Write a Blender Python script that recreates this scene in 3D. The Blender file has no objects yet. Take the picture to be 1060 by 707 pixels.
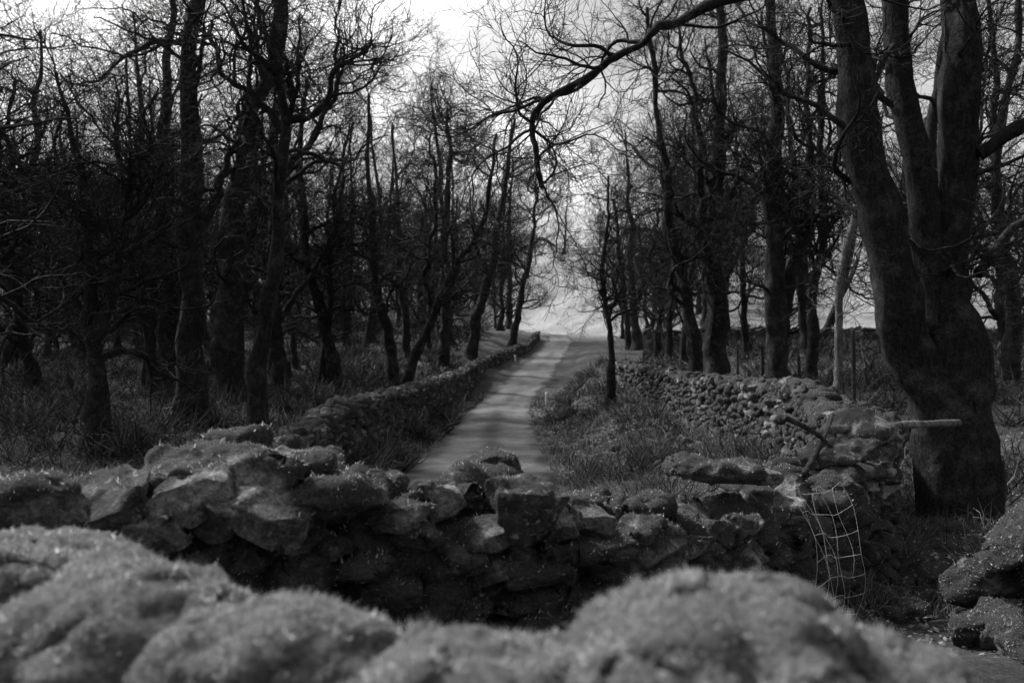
import bpy, bmesh, math, time
import numpy as np
from mathutils import Vector, Matrix, Euler
T0=time.time()
def tick(s): print('TICK',s,round(time.time()-T0,1))
scene=bpy.context.scene

# ------------------------------------------------------------ noise
def _h(ix,iy,iz):
    n=(ix*374761393+iy*668265263+iz*2147483647)&0xffffffff
    n=((n^(n>>13))*1274126177)&0xffffffff
    n=((n^(n>>16))*2246822519)&0xffffffff
    return ((n^(n>>15))&0xffffff)/float(0xffffff)
def vnoise(p):
    i=np.floor(p).astype(np.int64); f=p-i; f=f*f*(3-2*f)
    r=0
    for a in (0,1):
        wa=f[:,0] if a else 1-f[:,0]
        for b in (0,1):
            wb=f[:,1] if b else 1-f[:,1]
            for c in (0,1):
                wc=f[:,2] if c else 1-f[:,2]
                r=r+wa*wb*wc*_h(i[:,0]+a,i[:,1]+b,i[:,2]+c)
    return r*2-1
def fbm(p,o=4):
    s=0;a=.5
    for k in range(o):
        s=s+a*vnoise(p*(2.03**k)+k*17.3); a*=.5
    return s
def sst(a,b,x):
    t=np.clip((x-a)/(b-a),0,1); return t*t*(3-2*t)

# ------------------------------------------------------------ terrain
RY=[-50,0,6,12,16,20,30,36,40,46,52,60,88,100,112,125,150,200,250,300,420,600,900]
RZ=[1.3,1.3,1.28,.72,.35,.05,-.3,-.3,-.62,-.68,-.3,.25,1.1,1.9,2.6,2.9,3.6,6.5,11,13,11,10,8]
CX=[-.6,-.65,-.65,-.65,1.5,4.3,6.0,6.0,3.0,-8,-30]
CY=[-50,20,30,43,59,88,104,116,135,165,220]
def road_x(y): 
    return np.interp(y,CY,CX)
def road_xs(y):
    y=np.asarray(y,float); return sum(road_x(y+d) for d in (-6,-3,0,3,6))/5
def ground(x,y):
    x=np.asarray(x,float);y=np.asarray(y,float)
    zr=sum(np.interp(y+d,RY,RZ) for d in (-1.6,-.8,0,.8,1.6))/5
    L=np.interp(y,[-50,0,8,14,22,40,60,90,130,200,300,500,900],[1.3,1.3,1.1,.75,.75,.9,1.5,2.6,4,7,12,14,14])
    R=np.interp(y,[-50,0,6,9,14,22,40,60,70,100,150,200,270,340,500,900],[1.3,1.3,1.25,1.0,1.05,1.2,1.7,2.2,2.6,6,14,21,31,36,30,40])
    B=np.interp(y,[-50,0,6,9,14,20,28,38,50,70,90],[1.3,1.3,1.25,.95,.85,.6,.55,.75,.8,1.1,2])
    rx=road_xs(y); dx=x-rx
    wl=sst(1.8,6,-dx); wb=sst(1.9,4.6,dx); wr=sst(6.5,13+np.clip(y-60,0,400)*.2,dx)
    z=zr*(1-wl)+L*wl
    z=z+(B-zr)*wb*(1-sst(70,90,y))
    z=z*(1-wr)+R*wr
    p=np.stack([x*.35,y*.35,x*0],-1).reshape(-1,3)
    n=fbm(p,3).reshape(z.shape); n2=fbm(p*6+9,2).reshape(z.shape)
    off=sst(1.3,2.6,np.abs(dx))
    z=z+off*(n*.3+n2*.16)-.02*(1-off)
    far=sst(120,260,y)
    if np.any(far>0):
        p2=np.stack([x*.02,y*.02,x*0],-1).reshape(-1,3)
        z=z+far*fbm(p2,3).reshape(z.shape)*4
    return z
gz=lambda x,y:float(ground(np.array([x]),np.array([y]))[0])

def mesh_obj(name,V,quads=None,tris=None,mat=None,smooth=True,parent=None,attrs=None):
    me=bpy.data.meshes.new(name)
    V=np.ascontiguousarray(V,dtype=np.float32).reshape(-1,3)
    idx=[];st=[];tot=0
    if quads is not None and len(quads):
        q=np.asarray(quads,np.int32).reshape(-1,4); idx.append(q.ravel()); st.append(np.arange(len(q),dtype=np.int32)*4); tot=len(q)*4
    if tris is not None and len(tris):
        t=np.asarray(tris,np.int32).reshape(-1,3); idx.append(t.ravel()); st.append(np.arange(len(t),dtype=np.int32)*3+tot)
    idx=np.concatenate(idx);st=np.concatenate(st)
    me.vertices.add(len(V)); me.vertices.foreach_set('co',V.ravel())
    me.loops.add(len(idx)); me.loops.foreach_set('vertex_index',idx)
    me.polygons.add(len(st)); me.polygons.foreach_set('loop_start',st)
    me.polygons.foreach_set('use_smooth',np.full(len(st),smooth))
    me.update(calc_edges=True)
    if attrs:
        for k,v in attrs.items():
            a=me.attributes.new(k,'FLOAT','POINT'); a.data.foreach_set('value',np.ascontiguousarray(v,dtype=np.float32))
    if mat: me.materials.append(mat)
    ob=bpy.data.objects.new(name,me); scene.collection.objects.link(ob)
    if parent: ob.parent=parent
    return ob

# ------------------------------------------------------------ materials
class NT:
    def __init__(s,name):
        s.m=bpy.data.materials.new(name); s.m.use_nodes=True; s.t=s.m.node_tree
        s.b=s.t.nodes['Principled BSDF']; s.b.inputs['Roughness'].default_value=.9
        s.b.inputs['Specular IOR Level'].default_value=.2
    def n(s,t,**k):
        x=s.t.nodes.new(t)
        for a,v in k.items(): setattr(x,a,v)
        return x
    def l(s,a,b): s.t.links.new(a,b)
    def noise(s,vec,scale,detail=6,rough=.6):
        x=s.n('ShaderNodeTexNoise'); x.inputs['Scale'].default_value=scale; x.inputs['Detail'].default_value=detail; x.inputs['Roughness'].default_value=rough
        if vec is not None: s.l(vec,x.inputs['Vector'])
        return x.outputs['Fac']
    def ramp(s,f,pts):
        x=s.n('ShaderNodeValToRGB'); e=x.color_ramp.elements
        while len(e)<len(pts): e.new(.5)
        for i,(p,v) in enumerate(pts): e[i].position=p; e[i].color=(v,v,v,1)
        s.l(f,x.inputs[0]); return x.outputs[0]
    def mix(s,f,a,b,mode='MIX'):
        x=s.n('ShaderNodeMix',data_type='RGBA',blend_type=mode)
        for sock,v in ((x.inputs[0],f),(x.inputs[6],a),(x.inputs[7],b)):
            if isinstance(v,(int,float)): sock.default_value=v if sock==x.inputs[0] else (v,v,v,1)
            else: s.l(v,sock)
        return x.outputs[2]
    def bump(s,h,st,dist):
        x=s.n('ShaderNodeBump'); x.inputs['Strength'].default_value=st; x.inputs['Distance'].default_value=dist
        s.l(h,x.inputs['Height']); s.l(x.outputs[0],s.b.inputs['Normal'])
    def col(s,c): s.l(c,s.b.inputs['Base Color'])
    def pos(s): return s.n('ShaderNodeNewGeometry').outputs['Position']
    def obj(s): return s.n('ShaderNodeTexCoord').outputs['Object']
    def attr(s,n): return s.n('ShaderNodeAttribute',attribute_name=n).outputs['Fac']
    def isl(s): return s.n('ShaderNodeNewGeometry').outputs['Random Per Island']
    def translucent(s,c,f):
        tr=s.n('ShaderNodeBsdfTranslucent'); s.l(c,tr.inputs[0]); ms=s.n('ShaderNodeMixShader'); ms.inputs[0].default_value=f
        s.l(s.b.outputs[0],ms.inputs[1]); s.l(tr.outputs[0],ms.inputs[2]); s.l(ms.outputs[0],s.t.nodes['Material Output'].inputs[0])

def m_stone(name,mlo,mhi):
    k=NT(name); p=k.pos()
    mid=k.noise(p,14,6,.75); fine=k.noise(p,80,5,.75)
    c=k.ramp(mid,[(.3,.05),(.45,.17),(.6,.38),(.75,.62)])
    c=k.mix(1.0,c,k.ramp(k.isl(),[(0,.25),(.6,.75),(1,1.35)]),'MULTIPLY')
    lich=k.ramp(k.noise(p,30,5,.6),[(.58,0),(.64,1)])
    c=k.mix(k.mix(1.0,lich,.5,'MULTIPLY'),c,.6)
    c=k.mix(.9,c,k.ramp(fine,[(.32,.3),(.68,1.4)]),'MULTIPLY')
    mo=k.ramp(fine,[(.3,mlo),(.7,mhi)])
    c=k.mix(k.attr('moss'),c,mo)
    k.col(c); 
    h=k.mix(.45,mid,fine); k.bump(h,1,.06); return k.m
def m_moss(name,lo,hi):
    k=NT(name)
    c=k.ramp(k.isl(),[(0,lo),(.6,lo+(hi-lo)*.45),(1,hi)])
    c=k.mix(1.0,c,k.ramp(k.noise(k.pos(),16,5,.75),[(.38,.16),(.62,1.5)]),'MULTIPLY')
    k.col(c); k.translucent(c,.4); return k.m
def m_bark(name,lo,hi,lich):
    k=NT(name); p=k.obj()
    mp=k.n('ShaderNodeMapping'); mp.inputs['Scale'].default_value=(1,1,.22); k.l(p,mp.inputs[0])
    a=k.noise(mp.outputs[0],22,5,.75); b=k.noise(p,3.5,5,.75)
    c=k.ramp(a,[(.32,lo),(.68,hi)])
    c=k.mix(k.ramp(b,[(.5,0),(.68,1)]),c,lich)
    c=k.mix(.9,c,k.ramp(k.noise(p,40,4,.7),[(.35,.3),(.65,1.5)]),'MULTIPLY')
    k.col(c); k.bump(a,1.0,.06); return k.m
def m_ground():
    k=NT('woodland_floor'); p=k.pos()
    a=k.noise(p,.8,5); b=k.noise(p,9,6,.75); f=k.noise(p,45,5,.7)
    c=k.ramp(a,[(.3,.02),(.7,.09)])
    c=k.mix(1.0,c,k.ramp(b,[(.3,.25),(.55,.9),(.75,2.2)]),'MULTIPLY')
    c=k.mix(.7,c,k.ramp(f,[(.35,.4),(.7,1.8)]),'MULTIPLY')
    c=k.mix(k.attr('field'),c,k.mix(1.0,k.ramp(k.noise(p,.05,6),[(.35,.13),(.65,.3)]),k.ramp(k.noise(p,1.2,6),[(.3,.6),(.7,1.15)]),'MULTIPLY'))
    k.col(c); k.bump(k.mix(.5,b,f),.8,.06); return k.m
def m_road():
    k=NT('gravel_track_surface'); p=k.pos()
    a=k.noise(p,1.6,6,.75); b=k.noise(p,22,6,.8); 
    c=k.ramp(a,[(.3,.10),(.7,.2)])
    c=k.mix(1.0,c,k.ramp(b,[(.32,.4),(.68,1.5)]),'MULTIPLY')
    c=k.mix(k.attr('edge'),c,.035)
    k.col(c); k.bump(b,1.,.04); return k.m
def m_plain(name,lo,hi,scale=12):
    k=NT(name); k.col(k.ramp(k.noise(k.pos(),scale,6,.7),[(.3,lo),(.7,hi)])); k.bump(k.noise(k.pos(),scale*3),.5,.01); return k.m
def m_island(name,lo,hi,tr=.3):
    k=NT(name); c=k.ramp(k.isl(),[(0,lo),(.6,(lo+hi)*.35),(1,hi)]); k.col(c); k.translucent(c,tr); return k.m
M_ST=m_stone('dry_stone_mossy',.012,.1); M_SF=m_stone('thick_moss_stone',.04,.3); M_MB=m_moss('moss_fronds',.09,.72); M_MF=m_moss('moss_fronds_pale',.16,.85)
M_BK=m_bark('bark_dark',.006,.035,.075); M_BP=m_bark('bark_lichened',.05,.2,.34); M_BD=m_bark('bark_background',.01,.035,.055)
M_GR=m_ground(); M_RD=m_road(); M_GS=m_island('dry_grass',.02,.34); M_LF=m_island('leaf_litter',.02,.4); M_BR=m_island('dead_bracken',.015,.17,.2)
M_WD=m_bark('weathered_wood',.06,.25,.4); M_PO=m_bark('old_post_wood',.02,.07,.1); M_WI=m_plain('galvanised_wire',.45,.65); M_WH=m_plain('white_paint',.6,.8)

# ------------------------------------------------------------ ground sheet
def graded(a,b,near,step0,g):
    o=[0];s=step0
    while o[-1]<b: 
        o.append(o[-1]+s); 
        if o[-1]>near: s*=g
    pos=o; o=[0];s=step0
    while o[-1]<-a:
        o.append(o[-1]+s)
        if o[-1]>near: s*=g
    return np.array(sorted(set([-v for v in o]+pos)))
xs=graded(-700,700,9,.14,1.05); ys=graded(-60,1200,26,.18,1.03)
X,Y=np.meshgrid(xs,ys); Z=ground(X,Y)
nx,ny=len(xs),len(ys)
I=np.arange(nx*ny).reshape(ny,nx)
Q=np.stack([I[:-1,:-1],I[:-1,1:],I[1:,1:],I[1:,:-1]],-1).reshape(-1,4)
rxg=road_xs(Y)
fld=np.maximum(sst(100,118,Y)*1.0, sst(61,66,Y)*sst(9,13,X-rxg))
fld=fld*sst(-6,0,X-(Y-120)*.02)*(1-sst(255,270,Y+X*.05)*.85)
mesh_obj('ground',np.stack([X,Y,Z],-1),Q,mat=M_GR,attrs={'field':fld.ravel()})
yy=np.concatenate([np.arange(7,60,.25),np.arange(60,200,1.)]); tt=np.linspace(-1,1,31)
YR,TT=np.meshgrid(yy,tt,indexing='ij'); c=road_xs(YR)+.12*fbm(np.stack([YR.ravel()*.25,YR.ravel()*0,YR.ravel()*0],-1),2).reshape(YR.shape)
fl=lambda a,b,s=0:fbm(np.stack([YR.ravel()*a,TT.ravel()*b,TT.ravel()*0+s],-1),4).reshape(YR.shape)
hw=1.44+.3*fl(.5,3)*np.abs(TT)
XR=c+TT*hw*1.08
ZR=ground(XR,YR)+.012+.05*(1-TT**2)-.03*np.exp(-((np.abs(TT)-.5)/.18)**2)
I=np.arange(XR.size).reshape(XR.shape)
Q=np.stack([I[:-1,:-1],I[:-1,1:],I[1:,1:],I[1:,:-1]],-1).reshape(-1,4)
ed=sst(.64,.98,np.abs(TT)+.34*fl(1.2,4))+.55*np.exp(-(TT/.2)**2)*sst(-.5,.2,fl(.25,1.5,4))+.25*sst(.0,.4,fl(.5,2.5,9))
mesh_obj('gravel_road',np.stack([XR,YR,ZR],-1),Q,mat=M_RD,attrs={'edge':np.clip(ed,0,1).ravel()})
tick('terrain')
# ------------------------------------------------------------ trees
def norm(v): return v/(np.linalg.norm(v,axis=-1,keepdims=True)+1e-9)
def tubes(P,R,S):
    M,N,_=P.shape
    T=np.gradient(P,axis=1); T=norm(T)
    if S==1:
        r=np.random.default_rng(M); A=norm(np.cross(T,np.broadcast_to(r.normal(0,1,(M,1,3)),T.shape)))*R[...,None]*1.2
        V=np.stack([P-A,P+A],2); I=np.arange(M*N*2).reshape(M,N,2)
        return V.reshape(-1,3),np.stack([I[:,:-1,0],I[:,:-1,1],I[:,1:,1],I[:,1:,0]],-1).reshape(-1,4)
    ref=np.where(np.abs(T[:,:1,2:3])>.8,np.array([1.,0,0]),np.array([0,0,1.]))
    ref=np.broadcast_to(ref,T.shape)
    A=norm(np.cross(T,ref)); B=np.cross(T,A)
    th=np.arange(S)*2*math.pi/S
    V=P[:,:,None]+R[:,:,None,None]*(np.cos(th)[None,None,:,None]*A[:,:,None]+np.sin(th)[None,None,:,None]*B[:,:,None])
    I=np.arange(M*N*S).reshape(M,N,S); J=np.roll(I,-1,2)
    Q=np.stack([I[:,:-1],J[:,:-1],J[:,1:],I[:,1:]],-1).reshape(-1,4)
    return V.reshape(-1,3),Q
def grow(S,D,L,r0,r1,N,w,up,rng):
    M=len(S);P=np.zeros((M,N+1,3));P[:,0]=S;d=norm(D)
    for i in range(N):
        d=norm(d+rng.normal(0,w,(M,3))+np.array([0,0,up])); P[:,i+1]=P[:,i]+d*(L/N)[:,None]
    t=np.linspace(0,1,N+1)[None]
    return P,r0[:,None]*(1-t)+r1[:,None]*t
def spawn(P,R,k,t0,t1,amin,amax,rng):
    M,N,_=P.shape
    t=rng.uniform(t0,t1,(M,k))*(N-1); i=np.minimum(t.astype(int),N-2); f=(t-i)[...,None]
    m=np.arange(M)[:,None]
    S=P[m,i]*(1-f)+P[m,i+1]*f; T=norm(P[m,i+1]-P[m,i]); r=R[m,i]*(1-f[...,0])+R[m,i+1]*f[...,0]
    pr=norm(np.cross(T,rng.normal(0,1,T.shape))); a=rng.uniform(amin,amax,(M,k,1))
    D=np.cos(a)*T+np.sin(a)*pr
    return S.reshape(-1,3),D.reshape(-1,3),r.ravel(),(t/(N-1)).ravel()
def crom(C,n):
    C=np.array(C,float);K=np.vstack([2*C[0]-C[1],C,2*C[-1]-C[-2]]);o=[]
    for t in np.linspace(0,len(C)-1-1e-6,n):
        i=int(t);f=t-i;a,b,c,d=K[i:i+4]
        o.append(.5*((2*b)+(c-a)*f+(2*a-5*b+4*c-d)*f*f+(3*b-a-3*c+d)*f**3))
    return np.array(o)
def tree_geo(stems,rng,k=(14,7,6,5),L=(3.6,1.9,1.0,.5),t0=.35,twig=.004,wig=.07,up=.05,sides=(6,4,3,1)):
    VV=[];QQ=[];n=0
    def add(V,Q):
        nonlocal n
        VV.append(V);QQ.append(Q+n);n+=len(V)
    S1=[];D1=[];R1=[];TT=[]
    for (pts,r0,r1,flare,lim) in stems:
        P=crom(pts,48); 
        h=np.concatenate([[0],np.cumsum(np.linalg.norm(np.diff(P,axis=0),axis=1))])
        fr=.6 if flare else 1.6
        off=np.stack([fbm(np.stack([h*fr,h*0+rng.uniform(0,99),h*0],-1),4) for _ in (0,1,2)],-1)*(wig if flare else .09)*4
        off*=np.clip(h/1.5,0,1)[:,None]; P=P+off*min(1,r0*6+(.3 if not flare else 0))
        R=r0+(r1-r0)*(h/h[-1])**.8
        if flare: R=R*(1+.75*np.exp(-h/.35))
        R=R*(1+.26*fbm(np.stack([h*3.5,h*0+rng.uniform(0,99),h*0],-1),3))
        V,Q=tubes(P[None],R[None],16)
        c=np.repeat(P,16,0); q=V-c
        V=c+q*(1+.5*fbm(V*np.array([4.5,4.5,1.2])+rng.uniform(0,50),3))[:,None]
        add(V,Q)
        s,d,r,t=spawn(P[None],R[None],lim,t0,1.,.6,1.3,rng)
        S1.append(s);D1.append(d);R1.append(r);TT.append(t)
    s=np.concatenate(S1);d=np.concatenate(D1);r=np.concatenate(R1);t=np.concatenate(TT)
    ln=L[0]*(1.15-.5*t)*rng.uniform(.5,1.25,len(s)); rr=np.minimum(r*.6,ln*.023)
    P,R=grow(s,d,ln,rr,rr*.25,14,.27,up,rng); V,Q=tubes(P,R,sides[0]); add(V,Q)
    for lv in (1,2,3):
        s,d,r,t=spawn(P,R,k[lv],.15,1.,.4,1.1,rng)
        ln=L[lv]*(1.2-.6*t)*rng.uniform(.4,1.35,len(s)); rr=np.maximum(np.minimum(r*.6,ln*.016),twig)
        N=(8,5,4)[lv-1]
        P,R=grow(s,d,ln,rr,np.maximum(rr*.35,twig*.6),N,(.27,.23,.2)[lv-1],(.04,.03,.03)[lv-1],rng); V,Q=tubes(P,R,sides[lv]); add(V,Q)
    return np.concatenate(VV),np.concatenate(QQ)
def tree(name,x,y,stems,seed,mat=M_BK,**kw):
    rng=np.random.default_rng(seed); z=gz(x,y)-.12
    st=[]
    for s in stems:
        pts,r0,r1=s[0],s[1],s[2]; fl=s[3] if len(s)>3 else True; lim=s[4] if len(s)>4 else kw.get('lim',14)
        st.append(([(p[0],p[2] if len(p)>2 else rng.normal(0,.02)*p[1],p[1]) for p in pts],r0,r1,fl,lim))
    kw.pop('lim',None)
    V,Q=tree_geo(st,rng,**kw)
    ob=mesh_obj(name,V,Q,mat=mat); ob.location=(x,y,z); return ob
TR='bare_tree'
tree('multi_stemmed_beech_tree',4.78,9.3,[
 ([(0,0),(-.12,1.1),(-.43,2.1),(-.8,3.15),(-1.05,4.6),(-1.2,5.7),(-1.5,8),(-1.8,11)],.29,.09,True,14),
 ([(.08,0),(.1,1.1),(.04,2.1),(-.17,3.6),(-.48,5.7),(-.9,8.2),(-1.1,11)],.23,.08,True,12),
 ([(.2,0,-.05),(.25,1.1,0),(.25,2,.1),(.2,3.6,.1),(.12,5.7,.1),(.3,8,.2),(.6,11.5,.3)],.28,.1,True,18),
 ([(-1.2,6.2),(-1.9,5.9,-.3),(-3.0,5.5,-.4),(-3.6,5.15,-.5),(-4.2,4.7,-.6),(-4.5,4.3,-.7),(-4.6,3.8,-.7)],.085,.022,False,15),
 ([(.3,4.2,0),(1.2,4.8,-.3),(2.2,4.9,-.6),(3.4,4.6,-.9)],.08,.02,False,10),
 ([(.3,2.9,0),(1.0,3.5,.3),(1.9,3.3,.5),(2.8,2.9,.9)],.06,.02,False,10)],11,L=(1.8,1.,.5,.25),t0=.36,twig=.0024,k=(0,7,6,5))
tree(TR,-7.8,16,[([(0,0),(.03,1.5),(-.08,2.6),(-.05,3.7),(-.3,5.2),(-.7,7.2)],.22,.03),([(0,2.2),(.35,3.6),(.7,5.2),(1.1,7)],.12,.02,False)],1,L=(3,1.6,.8,.4),t0=.2,lim=22,twig=.003)
tree(TR,-7.85,21,[([(0,0),(.02,3),(-.03,6),(.05,9),(.1,12),(0,15)],.37,.11),([(.1,4.5),(.6,6),(1.3,8),(1.7,11)],.14,.03,False,10)],2,lim=24,t0=.22)
tree(TR,-9.0,27,[([(0,0),(.05,2),(.15,3.5),(.3,6),(.8,9.3),(1.5,11),(2.1,15)],.5,.14),([(.2,4.6),(1.2,6.6),(2.8,9),(3.6,12)],.2,.04,False,10)],3,lim=18,L=(4,1.9,1,.5),twig=.0045)
tree(TR,-5.75,19,[([(0,0),(.1,1.5),(.35,2.9),(.54,4.2),(.62,5.8),(.75,7.2),(.55,9),(.7,11.5)],.24,.05),([(.75,7.1),(1.4,7.4),(2.0,8.3),(2.6,9.2)],.1,.03,False,10),([(.72,6.9),(0,7.7),(-.7,8.4),(-1.2,9.6)],.1,.03,False,10)],4,lim=13,t0=.42,L=(3,1.6,.8,.4),twig=.0035)
tree(TR,-6.5,32,[([(0,0),(-.4,2),(-1.1,5),(-1.5,8),(-1.3,12)],.29,.06)],5,lim=18,t0=.3,twig=.005)
tree(TR,-4.3,34,[([(0,0),(.3,1.8),(1.3,4),(2.0,5.6),(3.1,7.6),(3.7,11)],.27,.06),([(1.1,3.6),(.9,5.5),(1.2,8),(1,11)],.14,.04,False)],6,lim=15,twig=.005)
tree(TR,-5.0,37,[([(0,0),(-.3,2),(-.9,5),(-1.1,8),(-1.2,13)],.3,.06)],7,lim=18,twig=.005)
tree(TR,-2.9,60,[([(0,0),(.4,3),(1.5,7),(2.5,13),(3,17)],.45,.1)],8,lim=24,L=(4.5,2.3,1.2,.6),twig=.007)
tree(TR,-4.2,52,[([(0,0),(.2,3),(.1,7),(.4,13),(.3,16)],.38,.1)],18,lim=24,L=(4.5,2.3,1.2,.6),twig=.007)
tree(TR,-.2,80,[([(0,0),(.6,3),(1.8,9),(2.6,15)],.4,.1)],9,lim=26,L=(5.5,2.6,1.3,.7),twig=.009)
tree(TR,11.6,84,[([(0,0),(-.2,3),(-1.0,9),(-1.6,15)],.4,.1)],29,lim=26,L=(5.5,2.6,1.3,.7),twig=.009)
tree(TR,3.45,30,[([(0,0),(.05,2),(-.15,3.5),(-.25,5),(-.1,8)],.15,.03)],10,lim=22,L=(2.6,1.4,.8,.4),t0=.3,twig=.0045)
tree(TR,7.7,32,[([(0,0),(.05,3),(-.05,6),(.1,10),(.2,15)],.5,.12),([(0,3.5),(-.6,6),(-.8,10),(-1.6,14)],.22,.05,False)],12,lim=21,twig=.005)
tree(TR,6.4,30,[([(0,0),(-.1,2),(-.5,5),(-1.2,9),(-1.6,14)],.28,.06)],13,lim=20,twig=.005)
tree(TR,7.7,25,[([(0,0),(.1,2),(-.1,5),(-.15,8),(-.2,14)],.4,.1),([(.1,2.4),(.7,4.5),(1,7),(1.1,12)],.2,.05,False)],14,lim=20,twig=.0045)
tree('lichened_dead_tree',5.3,14,[([(0,0),(.02,1.2),(.1,2.2),(.18,3.2),(.4,4.3)],.12,.05),([(.12,2.9),(.3,3.4),(.5,3.9)],.04,.02,False,4)],15,mat=M_BP,lim=7,L=(.9,.5,.3,.15),t0=.4,k=(0,4,3,2))
tree(TR,10.2,29,[([(0,0),(.1,3),(.4,6),(.3,13)],.22,.06)],16,lim=19,twig=.005)
tree(TR,9.6,19,[([(0,0),(.1,3),(-.2,6),(.3,12)],.2,.06)],17,lim=16,twig=.0045)
tree(TR,14.5,25,[([(0,0),(.1,3),(-.2,6),(.3,13)],.26,.06)],27,lim=18,twig=.0045,t0=.3)
tree(TR,8.3,9.5,[([(0,0),(-.1,3),(-.4,6),(-.6,10)],.26,.06)],20,lim=18,twig=.003,t0=.2)
tree(TR,-12.5,19,[([(0,0),(-.1,3),(.3,6),(.3,12)],.26,.06),([(0,2.5),(.8,4.5),(1.5,8)],.14,.03,False)],21,lim=19,twig=.004,t0=.18)
tree(TR,-9.6,12.5,[([(0,0),(-.1,3),(.3,6),(.6,10)],.24,.06)],22,lim=20,twig=.0032,t0=.28)
tree(TR,-16.5,24,[([(0,0),(-.1,3),(.3,6),(.3,12)],.3,.06)],23,lim=22,twig=.0045,t0=.15)
tree(TR,-12.2,30,[([(0,0),(.2,3),(-.1,6),(.3,14)],.42,.1)],24,lim=24,twig=.005,t0=.25)
tick('trees')
wood=bpy.data.objects.new('distant_woodland',None); scene.collection.objects.link(wood)
vars_=[]
for v in range(8):
    rng=np.random.default_rng(100+v); H=rng.uniform(11,15); a=rng.normal(0,.09,2)
    st=[([(0,0,0),(a[0]*3,a[1]*3,3),(a[0]*7+rng.normal(0,.3),a[1]*7,H*.5),(a[0]*9,a[1]*9+rng.normal(0,.3),H)],rng.uniform(.18,.38),.05,True,20)]
    if v%2: st.append(([(a[0]*3,a[1]*3,3),(a[0]*3+rng.normal(0,1.),rng.normal(0,1),6.5),(rng.normal(0,2),rng.normal(0,2),11)],.13,.03,False,12))
    V,Q=tree_geo(st,rng,k=(0,6,5,4),L=(3.8,2.1,1.2,.7),t0=.14+.06*(v%3),twig=.0062,sides=(4,3,1,1),wig=.08)
    ob=mesh_obj('woodland_tree',V,Q,mat=M_BD); vars_.append(ob)
rng=np.random.default_rng(55); cnt=0
def put(x,y,sc):
    global cnt
    src=vars_[cnt%8]
    if cnt<8: ob=src
    else:
        ob=bpy.data.objects.new('woodland_tree',src.data); scene.collection.objects.link(ob)
    ob.parent=wood; ob.location=(x,y,gz(x,y)-.15)
    ob.rotation_euler=(rng.normal(0,.07),rng.normal(0,.07),rng.uniform(0,6.28)); ob.scale=(sc,sc,sc*rng.uniform(.9,1.25)); cnt+=1
pts=[]
def scatter(n,fx,fy,mind,ok,s0,s1):
    k=0;tr=0
    while k<n and tr<n*40:
        tr+=1;x=rng.uniform(*fx);y=rng.uniform(*fy)
        if not ok(x,y): continue
        if any((x-a)**2+(y-b)**2<mind**2 for a,b in pts): continue
        pts.append((x,y)); put(x,y,rng.uniform(s0,s1)); k+=1
scatter(43,(-45,-6),(27,70),2.2,lambda x,y:x<road_x(y)-5.5 and x>-.7*y-2,.55,1.3)
scatter(66,(-75,2),(70,140),2.6,lambda x,y:x<road_x(min(y,110))-6 and x>-.65*y,.9,1.6)
scatter(16,(8,34),(35,62),2.4,lambda x,y:x>road_x(y)+6 and x<.62*y+3,.7,1.3)
scatter(13,(11,40),(60,110),3.5,lambda x,y:x>road_x(y)+5 and x<.24*y,.9,1.5)
scatter(6,(20,60),(64,110),6,lambda x,y:True,.7,1.2)
scatter(46,(-60,150),(245,275),4,lambda x,y:True,.7,1.2)
tick('bg')
# ------------------------------------------------------------ stones
def base(n):
    bm=bmesh.new(); bmesh.ops.create_cube(bm,size=2); bmesh.ops.subdivide_edges(bm,edges=bm.edges[:],cuts=n,use_grid_fill=True)
    V=np.array([v.co[:] for v in bm.verts]); F=np.array([[v.index for v in f.verts] for f in bm.faces]); bm.free(); return V,F
BASES={n:base(n) for n in (2,3,5,10,17,28)}
def rot(rx,ry,rz): return np.array(Euler((rx,ry,rz)).to_matrix())
def shape(n,rng,k,cuts,rough,dlo=.55,dhi=.95):
    B,F=BASES[n]; q=B/((np.abs(B)**k).sum(1)**(1/k))[:,None]
    for _ in range(cuts):
        nn=norm(rng.normal(0,1,3)); d=rng.uniform(dlo,dhi)
        e=np.maximum(q@nn-d,0); q=q-e[:,None]*nn
    o=rng.uniform(0,100,3)
    q=q/np.abs(q).max(0)
    return q*(1+rough*2.*fbm(q*1.1+o,2)+rough*fbm(q*4+o,4))[:,None]
LIB={}
def stone(c,dim,R,n,rng,k=5,cuts=7,rough=.06,uniq=False,dlo=.55):
    F=BASES[n][1]; flip=False
    if uniq: q=shape(n,rng,k,cuts,rough,dlo)
    else:
        if n not in LIB:
            r2=np.random.default_rng(900+n); LIB[n]=[shape(n,r2,r2.uniform(3.5,8),int(r2.integers(7,13)),.08) for _ in range(60)]
        sx,sy=rng.choice([-1,1],2); q=LIB[n][int(rng.integers(60))]*np.array([sx,sy,1.]); flip=sx*sy<0
        if rng.random()<.5: q=q[:,[1,0,2]]; flip=not flip
    return (q*np.array(dim)/2)@R.T+np.array(c),(F[:,::-1] if flip else F)
class Pile:
    def __init__(s): s.V=[];s.F=[];s.n=0
    def add(s,VF): s.V.append(VF[0]);s.F.append(VF[1]+s.n);s.n+=len(VF[0])
    def out(s): return np.concatenate(s.V),np.concatenate(s.F)
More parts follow.
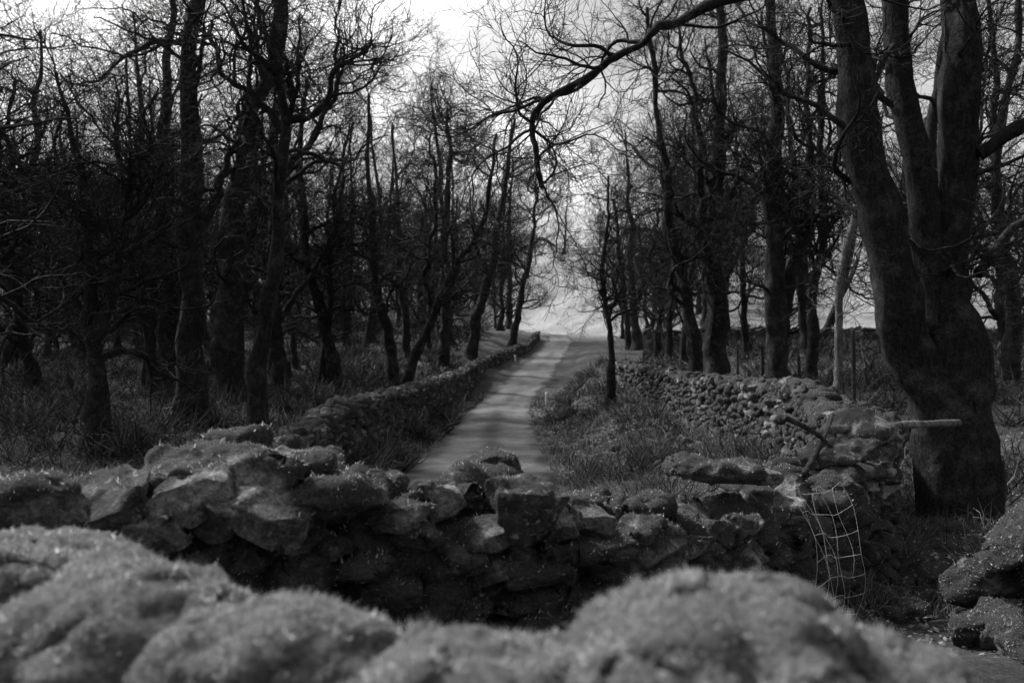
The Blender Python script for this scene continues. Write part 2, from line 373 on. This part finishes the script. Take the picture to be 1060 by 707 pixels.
def wall(name,path,W,ch,sl,nf,seed,extra=(),blades=0,mossb=0.,blen=.014,gap=.02,copeh=1.,disp=.02,cr=.28):
    rng=np.random.default_rng(seed); P=np.array(path,float)
    seg=np.concatenate([[0],np.cumsum(np.linalg.norm(np.diff(P[:,:2],axis=0),axis=1))]); LT=seg[-1]
    fs=np.arange(0,LT+.2,.15); fx=np.interp(fs,seg,P[:,0]); fy=np.interp(fs,seg,P[:,1]); fz=np.interp(fs,seg,P[:,2]); 
    fz=fz+.12*fbm(np.stack([fs*.9,fs*0+seed,fs*0],-1),3)*np.clip(fy/8,.5,1.5)
    fg=ground(fx,fy); fa=np.unwrap(np.arctan2(np.gradient(fy),np.gradient(fx)))
    fa=np.convolve(np.pad(fa,2,'edge'),np.ones(5)/5,'valid')
    def at(s): return [float(np.interp(s,fs,a)) for a in (fx,fy,fz,fa,fg)]
    pile=Pile()
    ss=np.arange(0,LT+.01,.3); cs=[]
    for s in ss:
        x,y,z,a,g=at(s); nx_,ny_=-math.sin(a),math.cos(a); w=W*.32
        for (o,h) in ((-w,g-.2),(-w*.7,z-.2),(w*.7,z-.2),(w,g-.2)): cs.append((x+nx_*o,y+ny_*o,h))
    cs=np.array(cs); n=len(ss); F=[]
    for i in range(n-1):
        for j in range(4): F.append([i*4+j,i*4+(j+1)%4,(i+1)*4+(j+1)%4,(i+1)*4+j])
    F.append([0,1,2,3]);F.append([n*4-4,n*4-3,n*4-2,n*4-1])
    pile.add((cs,np.array(F)))
    for side in (-1,1):
        lv=0
        while lv*ch<1.9:
            s=rng.uniform(0,sl)
            while s<LT:
                L=sl*rng.uniform(.45,1.8); x,y,z,a,g=at(s+L/2); g-=.08
                zc=g+lv*ch+ch/2
                if zc<z-ch*.7:
                    hh=(zc-g)/max(z-g,.3); o=side*(W/2*(1.08-.25*hh)-.13+rng.normal(0,.035))
                    if rng.random()>gap:
                        pile.add(stone((x-math.sin(a)*o,y+math.cos(a)*o,zc+rng.normal(0,.02)),(L*1.08,.3*rng.uniform(.8,1.2),ch*rng.uniform(.8,1.7)),
                          rot(rng.normal(0,.16),rng.normal(0,.16),a+rng.normal(0,.18)),nf(y),rng))
                s+=L
            lv+=1
    s=0
    while s<LT:
        x,y,z,a,g=at(s); big=1.4 if y<5 else 1.; L=sl*rng.uniform(.5,1.5)*big; x,y,z,a,g=at(s+L/2); c2=cr*(1.5 if y>8 else 1)
        for o in ((-.19,0,.17) if y>8 else ((-.17,.15) if rng.random()<.75 else (0,))):
            o=o*W/.6+rng.normal(0,.05); wd=W*(.5 if o else .95)
            pile.add(stone((x-math.sin(a)*o,y+math.cos(a)*o,z-.05+rng.normal(0,.04)),(L*1.15,wd*rng.uniform(.6,1.1),rng.uniform(.1,.24)*copeh),
              rot(rng.normal(0,c2),rng.normal(0,c2),a+rng.normal(0,.5)),nf(y),rng))
        s+=L*.85
    for e in extra: 
        c,d,r=e[:3]; pile.add(stone(c,d,rot(*[math.radians(v) for v in r]),28 if c[1]<5 else 17,rng,k=6,cuts=7,rough=.045,uniq=True,dlo=.75))
    return finish(name,pile,rng,blades,mossb,blen,extra=extra,disp=disp)
def finish(name,pile,rng,blades,mossb,blen,mat2=None,extra=(),disp=.02,rnd=.55,bw=.0012,mat=None):
    V,F=pile.out(); ob=mesh_obj(name,V,F,mat=mat or M_ST); me=ob.data
    N=np.zeros(len(V)*3,np.float32); me.vertices.foreach_get('normal',N); N=N.reshape(-1,3)
    m=sst(-.02,.2,N[:,2]*.34+fbm(V*2.6,4)*1.5+mossb-.12+fbm(V*13,3)*.5)
    for e in extra:
        d=np.linalg.norm((V-np.array(e[0]))/(np.array(e[1])*.62),axis=1); m=m*(1-.95*(1-sst(.85,1.2,d))*(1-sst(-.05,.15,fbm(V*6,3))))
    V=V+N*(m*disp*(.3+1.8*np.clip(fbm(V*11,3)+.4,0,1.5)))[:,None]
    me.vertices.foreach_set('co',np.ascontiguousarray(V,dtype=np.float32).ravel()); me.update()
    a=me.attributes.new('moss','FLOAT','POINT'); a.data.foreach_set('value',m.astype(np.float32))
    if blades:
        A=V[F[:,0]];B=V[F[:,1]];C=V[F[:,2]];D=V[F[:,3]]; NF=norm(N[F].mean(1))
        ar=np.linalg.norm(np.cross(C-A,D-B),axis=1)*.5; w=ar*np.clip(m[F].mean(1)-.1,0,1)
        w*=(NF[:,2]>-.5)
        dist=np.linalg.norm(A-np.array([0,0,3.]),axis=1); w*=1/np.clip(dist,.8,9)**1.3
        i=rng.choice(len(F),blades,p=w/w.sum()); u=rng.random((blades,2))
        a_,b_=u[:,:1],u[:,1:]
        P=(A[i]*(1-a_)+B[i]*a_)*(1-b_)+(D[i]*(1-a_)+C[i]*a_)*b_
        NN=NF[i]
        sc=np.clip(np.linalg.norm(P-np.array([0,0,3.]),axis=1)/2,.75,3.0)
        cl=np.clip(.5+1.3*fbm(P*34,2),0,1.3)
        bl=blen*(.35+1.2*cl)*rng.uniform(.4,1.5,blades)
        V2,T2=blade(P-NN*.002,norm(NN*.8+np.array([0,0,.15])+rng.normal(0,rnd,P.shape)),bl,bw*sc*rng.uniform(.6,1.5,blades),rng)
        mesh_obj('moss_cover',V2,tris=T2,mat=mat2 or M_MB,smooth=False,parent=ob)
    return ob
def blade(P,D,L,w,rng):
    t=norm(np.cross(D,rng.normal(0,1,D.shape)))*w[:,None]
    V=np.stack([P-t,P+t,P+D*L[:,None]],1).reshape(-1,3)
    return V,np.arange(len(V)).reshape(-1,3)

near=lambda y: 17 if y<5 else (10 if y<9 else (5 if y<17 else 3))
ex=[
 ((-1.05,2.92,2.49),(.46,.40,.14),(24,14,-20)),
 ((-1.32,2.72,2.43),(.40,.32,.13),(26,-8,-35)),
 ((-.80,3.08,2.51),(.27,.24,.15),(8,6,10)),
 ((-.82,2.80,2.40),(.3,.2,.12),(34,25,12)),
 ((-.27,3.26,2.36),(.19,.17,.13),(8,10,25)),
 ((-.2,3.2,2.14),(.17,.2,.1),(5,12,5)),
 ((1.12,4.66,2.24),(.6,.42,.11),(2,6,18)),
 ((.82,4.26,2.08),(.42,.3,.12),(14,12,30)),
 ((.3,3.52,2.22),(.22,.2,.11),(10,10,25)),
 ((.05,3.32,2.1),(.16,.16,.12),(20,10,15)),
 ((1.5,5.1,2.02),(.5,.33,.13),(8,14,35)),
 ((2.4,6.25,2.12),(.5,.38,.15),(5,-10,30)),
 ((2.9,6.95,2.22),(.45,.38,.18),(15,-10,40)),
]
wall('dry_stone_wall',[(-3,2.35,2.46),(-1.6,2.72,2.44),(-1.0,3.0,2.5),(-.7,3.15,2.46),(-.3,3.35,2.4),(.1,3.55,2.36),(.4,3.75,2.27),(.65,4.0,2.12),(1.1,4.6,2.1),(1.6,5.3,1.95),(2.05,6,1.98),(2.7,6.8,2.1),(3.45,8.4,2.15),(3.85,10,2.1),(4.6,13,2.1),(4.95,18,1.95),(5.05,24,1.8),(5.0,30,1.7),(4.8,40,1.55)],.62,.1,.18,near,31,extra=ex,blades=650000,mossb=.27,disp=.026,gap=.06,blen=.014)
wall('dry_stone_wall',[(-4.2,5,1.85),(-3.6,9,1.45),(-3.35,13,1.4),(-3.45,17,1.5),(-3.35,24,1.3),(-3.3,35,1.0),(-3.0,45,.85),(-2.0,59,1.15),(.2,76,1.7),(1.6,88,2.0),(3.1,104,3.1)],.6,.12,.22,lambda y:5 if y<16 else 3,32,blades=90000,mossb=.2,gap=.1,copeh=1.2)
wall('dry_stone_wall',[(9.5,62,3.2),(16,61,3.3),(28,60,3.3),(45,58,3.3),(60,55,3.3)],.6,.25,.6,lambda y:2,33)
rng=np.random.default_rng(5); pl=Pile()
for (x,y,z0,r) in [(2.85,4.75,.05,.5),(3.1,5.1,.1,.5),(2.8,5.05,.3,.4),(2.7,4.5,.0,.3),(3.05,4.8,.35,.45),(3.0,4.95,.58,.36),(2.6,4.75,.08,.28),(3.3,4.8,.5,.5),(2.78,4.85,.48,.24),(3.3,4.4,.1,.5)]:
    pl.add(stone((x,y,gz(x,y)+z0),(r*rng.uniform(.8,1.2),r*.9,r*rng.uniform(.5,.8)),rot(*rng.normal(0,.6,3)),17,rng))
for _ in range(90):
    x=rng.uniform(1.9,4.6);y=rng.uniform(4.9,8.5)
    if x<(y-2.9)*.72+.35: continue
    r=rng.uniform(.06,.26); pl.add(stone((x,y,gz(x,y)+r*.15),(r,r*.8,r*.6),rot(*rng.normal(0,.4,3)),10,rng))
for _ in range(170):
    y=rng.uniform(9,34);x=rng.choice([rng.uniform(2.2,4.5),rng.uniform(-3.1,-2.4)])
    r=rng.uniform(.06,.3); pl.add(stone((x,y,gz(x,y)+r*.15),(r,r*.8,r*.6),rot(*rng.normal(0,.4,3)),5,rng))
finish('fallen_stones',pl,rng,50000,.28,.014)
tick('walls')
rng=np.random.default_rng(77); pl=Pile()
for (x,y,zt,w,d,h) in [(-.60,1.3,2.66,.44,.36,.26),(-.29,1.12,2.65,.35,.3,.22),(-.045,1.0,2.65,.27,.3,.2),(.235,.97,2.71,.34,.34,.3),(.42,1.0,2.645,.2,.28,.2),
   (-.92,1.62,2.62,.36,.34,.24),(-1.0,1.25,2.61,.35,.34,.24),(-1.35,1.5,2.6,.4,.36,.22),(.62,.85,2.50,.26,.34,.2),(.95,.85,2.43,.34,.34,.2),(1.3,.8,2.38,.34,.34,.2),(-1.25,1.95,2.5,.34,.3,.2)]:
    V,F=stone((x,y,0),(w,d,h),rot(rng.normal(0,.06),rng.normal(0,.08),rng.normal(.0,.2)),28,rng,k=2.3,cuts=1,rough=.14,uniq=True)
    V[:,2]+=zt-.035-V[:,2].max(); pl.add((V,F))
for lv in range(8):
    x=-1.7
    while x<1.6:
        L=rng.uniform(.2,.4); z=2.34-lv*.15; yb=1.05+.25*max(0,-x-.1)
        if x>.45: z-=.1
        for o in (-.2,.17): pl.add(stone((x+L/2,yb+o,z),(L,.32,.17),rot(*rng.normal(0,.08,3)),10,rng))
        x+=L
finish('mossy_stone_wall',pl,rng,700000,.6,.0105,mat2=M_MF,disp=.03,rnd=.8,bw=.0014,mat=M_SF)
tick('fg')
# ------------------------------------------------------------ grass + litter
def veg(name,n,fx,fy,ok,L,w,mat,seed,lean=.5,clump=True,flat=False,thr=-.1,cs=1.1):
    rng=np.random.default_rng(seed); k=n*3
    y=rng.uniform(fy[0]**.5,fy[1]**.5,k)**2; x=rng.uniform(fx[0],fx[1],k)
    d=np.zeros(k)
    if clump:
        d=fbm(np.stack([x*cs,y*cs,x*0+seed],-1),3); keep=rng.random(k)<sst(thr,thr+.4,d); x,y,d=x[keep],y[keep],d[keep]
    m=ok(x,y); x,y,d=x[m][:n],y[m][:n],d[m][:n]; k=len(x); P=np.stack([x,y,ground(x,y)],-1)
    if flat:
        t=norm(rng.normal(0,1,(k,3))*np.array([1,1,.35])); b=norm(np.cross(t,norm(np.array([0,0,1.])+rng.normal(0,.3,(k,3))))); s=(w*rng.uniform(.5,1.4,k)*np.clip(y/14,.8,3))[:,None]
        P[:,2]+=.015
        V=np.stack([P-t*s,P+b*s*.6,P+t*s,P-b*s*.6],1).reshape(-1,3); return mesh_obj(name,V,np.arange(len(V)).reshape(-1,4),mat=mat,smooth=False)
    l=L*rng.uniform(.4,1.3,k)*(.5+2*np.clip(d-thr,0,.6)); D=norm(np.array([0,0,1.])+rng.normal(0,lean,(k,3))*np.array([1,1,.2])); s=norm(np.cross(D,rng.normal(0,1,D.shape)))*(w*np.clip(y/12,.7,3.5)*rng.uniform(.6,1.3,k))[:,None]
    mid=P+D*l[:,None]*.6; D2=norm(D+rng.normal(0,.5,D.shape)-np.array([0,0,.35])); tip=mid+D2*l[:,None]*.5
    V=np.stack([P-s,P+s,mid-s*.7,mid+s*.7,tip],1).reshape(-1,3); i=np.arange(k)[:,None]*5
    T=np.concatenate([i+np.array([0,1,3]),i+np.array([0,3,2]),i+np.array([2,3,4])])
    return mesh_obj(name,V,tris=T,mat=mat,smooth=False)
def offroad(x,y): return np.abs(x-road_xs(y))>1.4
def offwall(x,y):
    a=np.interp(y,[2.35,3,4,5.3,6.8,10,13,18,30,50],[-2.5,-1,.65,1.6,2.7,3.85,4.6,4.95,5,4.8]); b=np.interp(y,[5,9,17,35,45,59,76,104],[-4.2,-3.6,-3.4,-3.3,-3,-2,.2,3.1])
    return (np.abs(x-a)>.4)&(np.abs(x-b)>.35)
ok=lambda x,y: offroad(x,y)&offwall(x,y)&(y>4.2)
veg('rough_grass',50000,(-4,5.5),(7,48),ok,.34,.005,M_GS,41,thr=.1,cs=1.6)
veg('rough_grass',60000,(-30,-3.5),(8,50),ok,.38,.006,M_GS,42,thr=.05)
veg('rough_grass',45000,(4,30),(4.5,60),ok,.36,.006,M_GS,43,thr=.02)
veg('rough_grass',12000,(1.8,5),(4.6,9),ok,.18,.004,M_GS,44)
veg('dead_bracken',90000,(-34,-3.4),(11,60),ok,.75,.012,M_BR,47,lean=.9,thr=.05)
veg('dead_bracken',40000,(5.6,32),(10,60),ok,.7,.012,M_BR,48,lean=.9,thr=.05)
veg('dead_bracken',14000,(1.2,4.6),(9,45),lambda x,y:ok(x,y)&(x>road_xs(y)+1.9),.5,.009,M_BR,49,lean=.9,thr=.12,cs=1.5)
veg('dead_bracken',9000,(-3.2,-2.1),(9,45),ok,.5,.01,M_BR,50,lean=.9,thr=-.1)
veg('leaf_litter',70000,(-6,8),(4.5,45),ok,.3,.024,M_LF,45,flat=True,clump=False)
veg('leaf_litter',50000,(-28,25),(8,50),ok,.3,.028,M_LF,46,flat=True,clump=False)
def scrub(name,n,fx,fy,okf,seed,h,mat=None,r=.009,thr=0.,br=7,L2=.35):
    rng=np.random.default_rng(seed); k=n*4
    y=rng.uniform(fy[0],fy[1],k); x=rng.uniform(fx[0],fx[1],k); m=okf(x,y)&(fbm(np.stack([x*.4,y*.4,x*0+seed],-1),3)>thr); x,y=x[m][:n],y[m][:n]; M=len(x)
    S=np.stack([x,y,ground(x,y)-.05],-1); D=norm(np.array([0,0,1.])+rng.normal(0,.45,(M,3))); ln=h*rng.uniform(.4,1.4,M)
    P,R=grow(S,D,ln,np.full(M,r),np.full(M,r*.5),7,.25,-.03,rng); V,Q=tubes(P,R,3)
    s,d,r_,t=spawn(P,R,br,.2,1,.4,1.1,rng); P2,R2=grow(s,d,ln.repeat(br)*L2,r_*.8,r_*.5,4,.2,0,rng); V2,Q2=tubes(P2,R2,1)
    return mesh_obj(name,np.concatenate([V,V2]),np.concatenate([Q,Q2+len(V)]),mat=mat or M_BD)
scrub('bramble_scrub',2400,(-30,-4.3),(12,60),ok,61,1.4)
scrub('bramble_scrub',1000,(5.8,28),(10,60),ok,62,1.2)
scrub('bramble_scrub',160,(1.8,4.4),(9,40),ok,63,.6,mat=M_BP)
scrub('bramble_scrub',160,(-3.1,-2.4),(11,50),lambda x,y:x<9,64,.6)
scrub('distant_thicket',2800,(-80,-3),(62,125),lambda x,y:x<road_xs(y)-6,65,3.0,r=.025,thr=-.2,br=9)
tick('veg')
# ------------------------------------------------------------ fence bits
def tube_obj(name,lines,r,S,mat,parent=None,taper=1.):
    VV=[];QQ=[];caps=[];n=0
    for l in lines:
        P=crom(l,14)[None]; R=np.linspace(r,r*taper,14)[None]; V,Q=tubes(P,R,S)
        if S>4:
            q=V-np.repeat(P[0],S,0); V=np.repeat(P[0],S,0)+q*(1+.3*fbm(V*9,3))[:,None]
        m=len(V); VV.append(V); QQ.append(Q+n)
        if S>=6:
            VV.append(np.stack([P[0,0],P[0,-1]]))
            for j in range(S): caps+=[[n+(j+1)%S,n+j,n+m],[n+m-S+j,n+m-S+(j+1)%S,n+m+1]]
            m+=2
        n+=m
    return mesh_obj(name,np.concatenate(VV),np.concatenate(QQ),tris=caps or None,mat=mat,parent=parent)
tube_obj('wooden_rail',[[(2.45,6.7,2.24),(3.1,7.2,2.21),(3.7,7.7,2.18),(4.35,8.3,2.13)]],.036,10,M_WD)
tube_obj('broken_branch',[[(1.95,6.1,2.4),(2.2,6.2,2.28),(2.35,6.2,2.15)],[(2.05,6.0,2.0),(2.25,6.2,2.2),(2.45,6.5,2.38)]],.022,8,M_PO,taper=.6)
L_=[]
def net(u,v):
    x=1.46+.44*u; y=4.5+.55*u; out=.10*math.sin(v*3.1)+.06*(1-v)+.03*math.sin(u*5+v*3)
    w=.014*math.sin(u*17+v*11)
    return (x+out*.8-.1*(1-v)*(1-u)+.08*(1-v)+w,y-out*.6-.02,1.28+.86*v+.05*math.sin(u*4+v*2)+w*.6)
for i in range(7): L_.append([net(i/6,v) for v in np.linspace(0,1,8)])
for j in range(8): L_.append([net(u,j/7) for u in np.linspace(0,1,6)])
L_.append([(1.5,4.55,1.35),(1.48,4.62,1.7),(1.38,4.75,2.05),(1.2,4.9,2.2)])
tube_obj('wire_netting',L_,.0011,4,M_WI)
fe=bpy.data.objects.new('post_and_wire_fence',None); scene.collection.objects.link(fe)
fp=[(8.8,22),(8.9,26.5),(9.1,31),(9.5,36),(10,41),(10.6,47),(11.2,54)]
for i,(x,y) in enumerate(fp):
    z=gz(x,y); h=2.3 if i==0 else 1.3
    tube_obj('post_%d'%i,[[(x,y,z-.2),(x+.02,y,z+.6),(x-.01,y,z+h)]],.055,8,M_PO,parent=fe)
tube_obj('wires',[[(x,y,gz(x,y)+h) for x,y in fp] for h in (.4,.75,1.1)],.003,4,M_PO,parent=fe)
tube_obj('marker_post',[[(1.75,43,gz(1.75,43)-.1),(1.75,43,gz(1.75,43)+.35),(1.75,43,gz(1.75,43)+.7)]],.07,8,M_WH)
tube_obj('marker_post',[[(.25,70,.2),(.25,70,.6),(.25,70,1.2)]],.07,8,M_WH)
hut=bpy.data.objects.new('stone_hut',None); scene.collection.objects.link(hut)
hz=gz(-7.,88.)-.1
def prism(name,V,F,mat,par):
    me=bpy.data.meshes.new(name); me.from_pydata(V,[],F); me.materials.append(mat); o=bpy.data.objects.new(name,me); scene.collection.objects.link(o); o.parent=par
M_HW=m_plain('hut_stone',.2,.4,3); M_RF=m_plain('hut_slate',.06,.12,6)
a,b,h,r=1.6,1.2,1.5,2.3
prism('walls',[(-a,-b,0),(a,-b,0),(a,b,0),(-a,b,0),(-a,-b,h),(a,-b,h),(a,b,h),(-a,b,h),(-a,0,r),(a,0,r)],[(0,1,5,4),(1,2,6,9,5),(2,3,7,6),(3,0,4,8,7)],M_HW,hut)
prism('roof',[(-a-.15,-b-.2,h-.08),(a+.15,-b-.2,h-.08),(a+.15,0,r+.06),(-a-.15,0,r+.06),(a+.15,b+.2,h-.08),(-a-.15,b+.2,h-.08)],[(0,1,2,3),(3,2,4,5)],M_RF,hut)
prism('door',[(-.4,-b-.02,0),(.4,-b-.02,0),(.4,-b-.02,1.3),(-.4,-b-.02,1.3)],[(0,1,2,3)],M_WD,hut)
hut.location=(-7,88,hz); hut.rotation_euler=(0,0,.3)

# ------------------------------------------------------------ light, sky, camera
EL,AZ=math.radians(50),math.radians(-50)
S=Vector((math.sin(AZ)*math.cos(EL),math.cos(AZ)*math.cos(EL),math.sin(EL)))
ld=bpy.data.lights.new('sun','SUN'); ld.energy=5; ld.angle=math.radians(4); lo=bpy.data.objects.new('sun',ld); scene.collection.objects.link(lo)
lo.rotation_euler=S.to_track_quat('Z','Y').to_euler()
w=bpy.data.worlds.new('World'); scene.world=w; w.use_nodes=True; t=w.node_tree; bg=t.nodes['Background']
sk=t.nodes.new('ShaderNodeTexSky'); sk.sky_type='NISHITA'; sk.sun_disc=False; sk.sun_elevation=EL; sk.sun_rotation=AZ; sk.dust_density=5; sk.air_density=1.5
bw=t.nodes.new('ShaderNodeRGBToBW'); t.links.new(sk.outputs[0],bw.inputs[0])
tc=t.nodes.new('ShaderNodeTexCoord'); mp=t.nodes.new('ShaderNodeMapping'); mp.inputs['Scale'].default_value=(1,1,2.5); t.links.new(tc.outputs['Generated'],mp.inputs[0])
nz=t.nodes.new('ShaderNodeTexNoise'); nz.inputs['Scale'].default_value=3.2; nz.inputs['Detail'].default_value=7; t.links.new(mp.outputs[0],nz.inputs[0])
mr=t.nodes.new('ShaderNodeMapRange'); mr.inputs[1].default_value=.32; mr.inputs[2].default_value=.68; mr.inputs[3].default_value=.8; mr.inputs[4].default_value=2.0; t.links.new(nz.outputs['Fac'],mr.inputs[0])
mu=t.nodes.new('ShaderNodeMath'); mu.operation='MULTIPLY'; t.links.new(bw.outputs[0],mu.inputs[0]); t.links.new(mr.outputs[0],mu.inputs[1])
t.links.new(mu.outputs[0],bg.inputs[0]); bg.inputs[1].default_value=.14
cd=bpy.data.cameras.new('camera'); cam=bpy.data.objects.new('camera',cd); scene.collection.objects.link(cam); scene.camera=cam
cam.location=(0,0,3); cam.rotation_euler=(math.radians(89.45),0,0); cd.lens=30; cd.sensor_width=36; cd.clip_start=.05; cd.clip_end=4000
cd.dof.use_dof=True; cd.dof.focus_distance=6.5; cd.dof.aperture_fstop=3.0
scene.view_settings.view_transform='Standard'; scene.view_settings.look='None'; scene.view_settings.exposure=0
tick('done')
